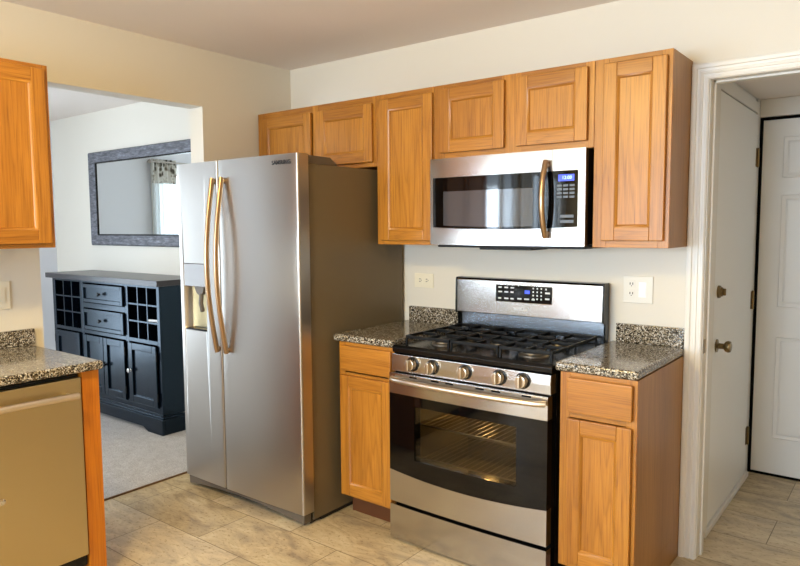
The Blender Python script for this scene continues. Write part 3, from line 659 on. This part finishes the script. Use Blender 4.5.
# ================================================================== PLATES ON THE WALLS
t = thing('outlet_plate', 'ivory sideways outlet on the wall between refrigerator and range', 'outlet', (1.037, 0, 1.155))
mb = MB(); mb.box(.973, 1.102, -.006, -.0005, 1.116, 1.194, .003); mb.build('plate', PLATEI, t)
for x in (1.015, 1.060):
    mb = MB(); mb.box(x-.016, x+.016, -.008, -.006, 1.138, 1.172, .005); so = mb.build('socket', PLATEI, t)
    for z in (1.150, 1.163): mb = MB(); mb.box(x-.007, x+.003, -.0088, -.008, z-.0018, z+.0018); mb.build('slot', SLOT, so)
    mb = MB(); mb.box(x+.006, x+.010, -.0088, -.008, 1.1545, 1.1585); mb.build('slot', SLOT, so)
t = thing('outlet_plate', 'white double plate with outlet and rocker right of the range', 'outlet', (2.212, 0, 1.166))
mb = MB(); mb.box(2.147, 2.278, -.006, -.0005, 1.105, 1.226, .003); mb.build('plate', PLATE, t)
for z in (1.190, 1.147):
    mb = MB(); mb.box(2.168, 2.200, -.008, -.006, z-.017, z+.017, .005); so = mb.build('socket', PLATE, t)
    for x in (2.178, 2.190): mb = MB(); mb.box(x-.0018, x+.0018, -.0088, -.008, z-.003, z+.007); mb.build('slot', SLOT, so)
    mb = MB(); mb.box(2.182, 2.186, -.0088, -.008, z-.010, z-.006); mb.build('slot', SLOT, so)
mb = MB(); mb.box(2.216, 2.250, -.0075, -.006, 1.132, 1.200, .001); mb.box(2.219, 2.247, -.010, -.0075, 1.140, 1.172, .003); mb.build('rocker', mat('rocker_white', (246, 246, 246), .3), t)
t = thing('light_switch', 'ivory switch plate on the left wall above granite backsplash', 'switch', (0, -1.76, 1.16))
mb = MB(); mb.box(.0005, .006, -1.802, -1.722, 1.098, 1.223, .003); mb.build('plate', PLATEI, t)
mb = MB(); mb.box(.006, .009, -1.780, -1.744, 1.127, 1.194, .002); mb.build('rocker', PLATEI, t)

# ================================================================== DINING ROOM: SIDEBOARD
SX0, SX1, SF, SZ = -2.470, -.930, -.392, 1.091
t = thing('sideboard', 'blue black wooden sideboard with wine cubbies against dining wall', 'sideboard', ((SX0+SX1)/2, -.2, .008))
mb = MB(); mb.box(SX0-.075, SX1+.012, SF-.022, -.004, 1.050, SZ, .004); mb.build('top', mat('sideboard_top', (52, 48, 50), .28), t)
mb = MB(); q = .02; yb = -.010; FB = .008
mb.box(SX0, SX0+q, SF+.016, yb, .136, 1.049); mb.box(SX1-q, SX1, SF+.016, yb, .136, 1.049); mb.box(SX0+q, SX1-q, yb-.008, yb, .136, 1.049)
XA, XB = -2.012, -1.362
for x in (XA, XB): mb.box(x-.010, x+.010, SF+.016, yb-.008, .17, 1.049)
for z in (.17, .640): mb.box(SX0+q, SX1-q, SF+.016, yb-.008, z, z+.016)
mb.build('carcass', NAVY, t)
mb = MB()      # face frame
FZ0, FZ1 = .150, 1.049
for a, b in ((SX0, -2.425), (-2.022, -1.972), (-1.370, -1.330), (-.962, SX1)): mb.box(a, b, SF, SF+.016, FZ0, FZ1, .0015)
for a, b in ((-2.425, -2.022), (-1.972, -1.370), (-1.330, -.962)):
    mb.box(a, b, SF, SF+.016, FZ0, .188, .0015); mb.box(a, b, SF, SF+.016, .636, .664, .0015); mb.box(a, b, SF, SF+.016, 1.034, FZ1, .0015)
mb.box(-1.972, -1.370, SF, SF+.016, .838, .878, .0015); mb.build('face_frame', NAVY, t)
mb = MB()
prof = [(SF+.02, FB), (SF-.022, FB), (SF-.022, .100), (SF-.016, .112), (SF-.016, .122), (SF-.008, .134), (SF-.006, .149), (SF+.02, .149)]
pts = [(SX0-.02, FB), (SX0-.02, .12), (SX1+.022, .12), (SX1+.022, FB), (SX1-.16, FB), (SX1-.19, FB+.012), (SX1-.22, .040), (SX0+.22, .040), (SX0+.19, FB+.012), (SX0+.16, FB)]
mb.prism(pts, 'v', SF-.022, SF+.0, .002); mb.box(SX0-.012, SX1+.014, SF-.014, SF+.0, .1205, .1345, .003); mb.box(SX0-.006, SX1+.007, SF-.007, SF+.0, .135, .1495, .002)
for x in (SX0-.02, SX1+.002): mb.box(x, x+.02, SF+.001, -.012, FB, .12, .002); mb.box(x+.002, x+.016, SF+.001, -.012, .1205, .1345, .002)
mb.build('plinth', NAVY, t)
for a, b in ((-2.425, -2.026), (-1.326, -.966)):
    mb = MB(); z0, z1 = .664, 1.034
    for k in (1, 2):
        x = a+(b-a)*k/3; mb.box(x-.006, x+.006, SF+.002, -.08, z0, z1, .001); z = z0+(z1-z0)*k/3; mb.box(a-.006, b+.006, SF+.003, -.08, z-.006, z+.006, .001)
    r = mb.build('wine_rack', NAVY, t)
    mb = MB(); mb.box(a-.004, b+.004, -.079, -.075, z0, z1); mb.build('rack_back', NAVYIN, r)
def side_panel_front(name, x0, x1, z0, z1, parent):
    mb = MB(); w_ = .050 if name == 'door' else .028; y0, y1 = SF-.018, SF-.0005
    mb.box(x0, x0+w_, y0, y1, z0, z1, .004); mb.box(x1-w_, x1, y0, y1, z0, z1, .004); mb.box(x0+w_, x1-w_, y0, y1, z0, z0+w_, .004); mb.box(x0+w_, x1-w_, y0, y1, z1-w_, z1, .004)
    mb.box(x0+w_, x1-w_, SF-.004, y1, z0+w_, z1-w_); return mb.build(name, NAVY, parent)
def pull(x, z, m, parent, r=.015):
    mb = MB(); mb.lathe((x, SF-.0182, z), (0, -1, 0), [(0, .011), (.003, .008), (.009, .007), (.013, r), (.019, r*1.05), (.024, r*.6)], 16); return mb.build('knob', m, parent)
for z0, z1 in ((.885, 1.026), (.672, .832)):
    d = side_panel_front('drawer', -1.964, -1.376, z0, z1, t); pull(-1.688, (z0+z1)/2, BLACK, d)
for x0, x1, kx, m, hx in ((-2.424, -2.030, -2.058, CHROME, -2.428), (-1.966, -1.672, -1.694, BLACK, -1.969), (-1.666, -1.376, -1.640, BLACK, -1.373), (-1.322, -.968, -1.298, CHROME, -.965)):
    d = side_panel_front('door', x0, x1, .196, .628, t); pull(kx, .425, m, d)
    for z in (.27, .555):
        mb = MB(); mb.tube([(hx, SF-.014, z-.03), (hx, SF-.014, z+.03)], .006, 8); mb.build('hinge', BLACK, d)
mb = MB(); mb.tube([(-1.085, SF+.012, .803), (-.985, SF+.03, .803)], .0095, 12); mb.build('paper_roll', PRINT) and None
o = bpy.data.objects['paper_roll']; single(o, 'small white roll lying in a right cubby of the dark sideboard', 'roll')

# mirror
t = thing('wall_mirror', 'wide grey framed mirror on dining wall above the sideboard', 'mirror', (-1.74, 0, 1.31))
MX0, MX1, MZa, MZb, fwid = -2.497, -.94, 1.308, 2.098, .095
mb = MB(); prf = [(0, 0), (0, .022), (.010, .034), (.060, .026), (.085, .018), (.085, 0)]
rows = []
for d, p in prf: rows.append([mb.bm.verts.new((x, -.001-p, z)) for x, z in ((MX0+d, MZa+d), (MX1-d, MZa+d), (MX1-d, MZb-d), (MX0+d, MZb-d))])
for A, B in zip(rows, rows[1:]):
    for k in range(4): mb.bm.faces.new([A[k], A[(k+1) % 4], B[(k+1) % 4], B[k]])
mb.build('frame', FRAME, t, sharp=15)
mb = MB(); d = .085; e = .011
for a, b, c, f in ((MX0+d, MX1-d, MZa+d, MZa+d+e), (MX0+d, MX1-d, MZb-d-e, MZb-d), (MX0+d, MX0+d+e, MZa+d+e, MZb-d-e), (MX1-d-e, MX1-d, MZa+d+e, MZb-d-e)): mb.box(a, b, -.016, -.001, c, f, .001)
mb.build('inner_liner', BLACK, t)
mb = MB(); mb.box(MX0+.08, MX1-.08, -.010, -.002, MZa+.08, MZb-.08); mb.build('mirror_glass', MIRROR, t)

# curtain on the dining window (seen in the mirror)
t = thing('curtain_rod', 'dark curtain rod above the dining window', 'curtain rod', (-3.12, -1.9, 2.14))
mb = MB(); mb.tube([(-3.12, -2.90, 2.14), (-3.12, -.99, 2.14)], .009, 10)
for y in (-2.88, -.993): mb.tube([(-3.1995, y, 2.14), (-3.12, y, 2.14)], .008, 8)
mb.build('rod', PEWTER, t)
for y, s in ((-.99, 1), (-2.90, -1)):
    mb = MB(); mb.lathe((-3.12, y, 2.14), (0, s, 0), [(0, .010), (.008, .016), (.022, .024), (.036, .018), (.045, .005)], 16); mb.build('finial', PEWTER, t)
for y0, y1 in ((-1.30, -1.01),):
    t = thing('curtain', 'white curtain with grey leaf printed top reflected in the dining mirror', 'curtain', (-3.12, (y0+y1)/2, .03))
    for part, m, za, zb, off in (('drape', SHEER, .03, 2.158, 0), ('printed_top', CPRINT, 1.92, 2.17, .004)):
        mb = MB(); n = 60; V = []
        for k in range(n+1):
            s = k/n; y = y0+(y1-y0)*s; x = -3.155 + .018*math.sin(s*math.pi*2*5.5) + off
            V.append([mb.bm.verts.new((xx, y, z)) for xx, z in ((x, za), (x, zb), (x-.002, zb), (x-.002, za))])
        for A, B in zip(V, V[1:]):
            for j in range(4): f = mb.bm.faces.new([A[j], A[(j+1) % 4], B[(j+1) % 4], B[j]]); f.smooth = True
        mb.build(part, m, t)

# warm ceiling lamp of the kitchen (its light fills the room)
t = thing('ceiling_light', 'round flush ceiling light with frosted glass in the kitchen', 'ceiling light', (1.5, -2.6, H))
mb = MB(); mb.lathe((1.5, -2.6, H-.001), (0, 0, -1), [(0, .17), (.02, .17), (.025, .16)], 32); mb.build('base', BRASS, t)
mb = MB(); mb.lathe((1.5, -2.6, H-.026), (0, 0, -1), [(0, .155), (.03, .15), (.06, .12), (.08, .07), (.088, .01)], 32); mb.build('glass_shade', LAMPGLASS, t)
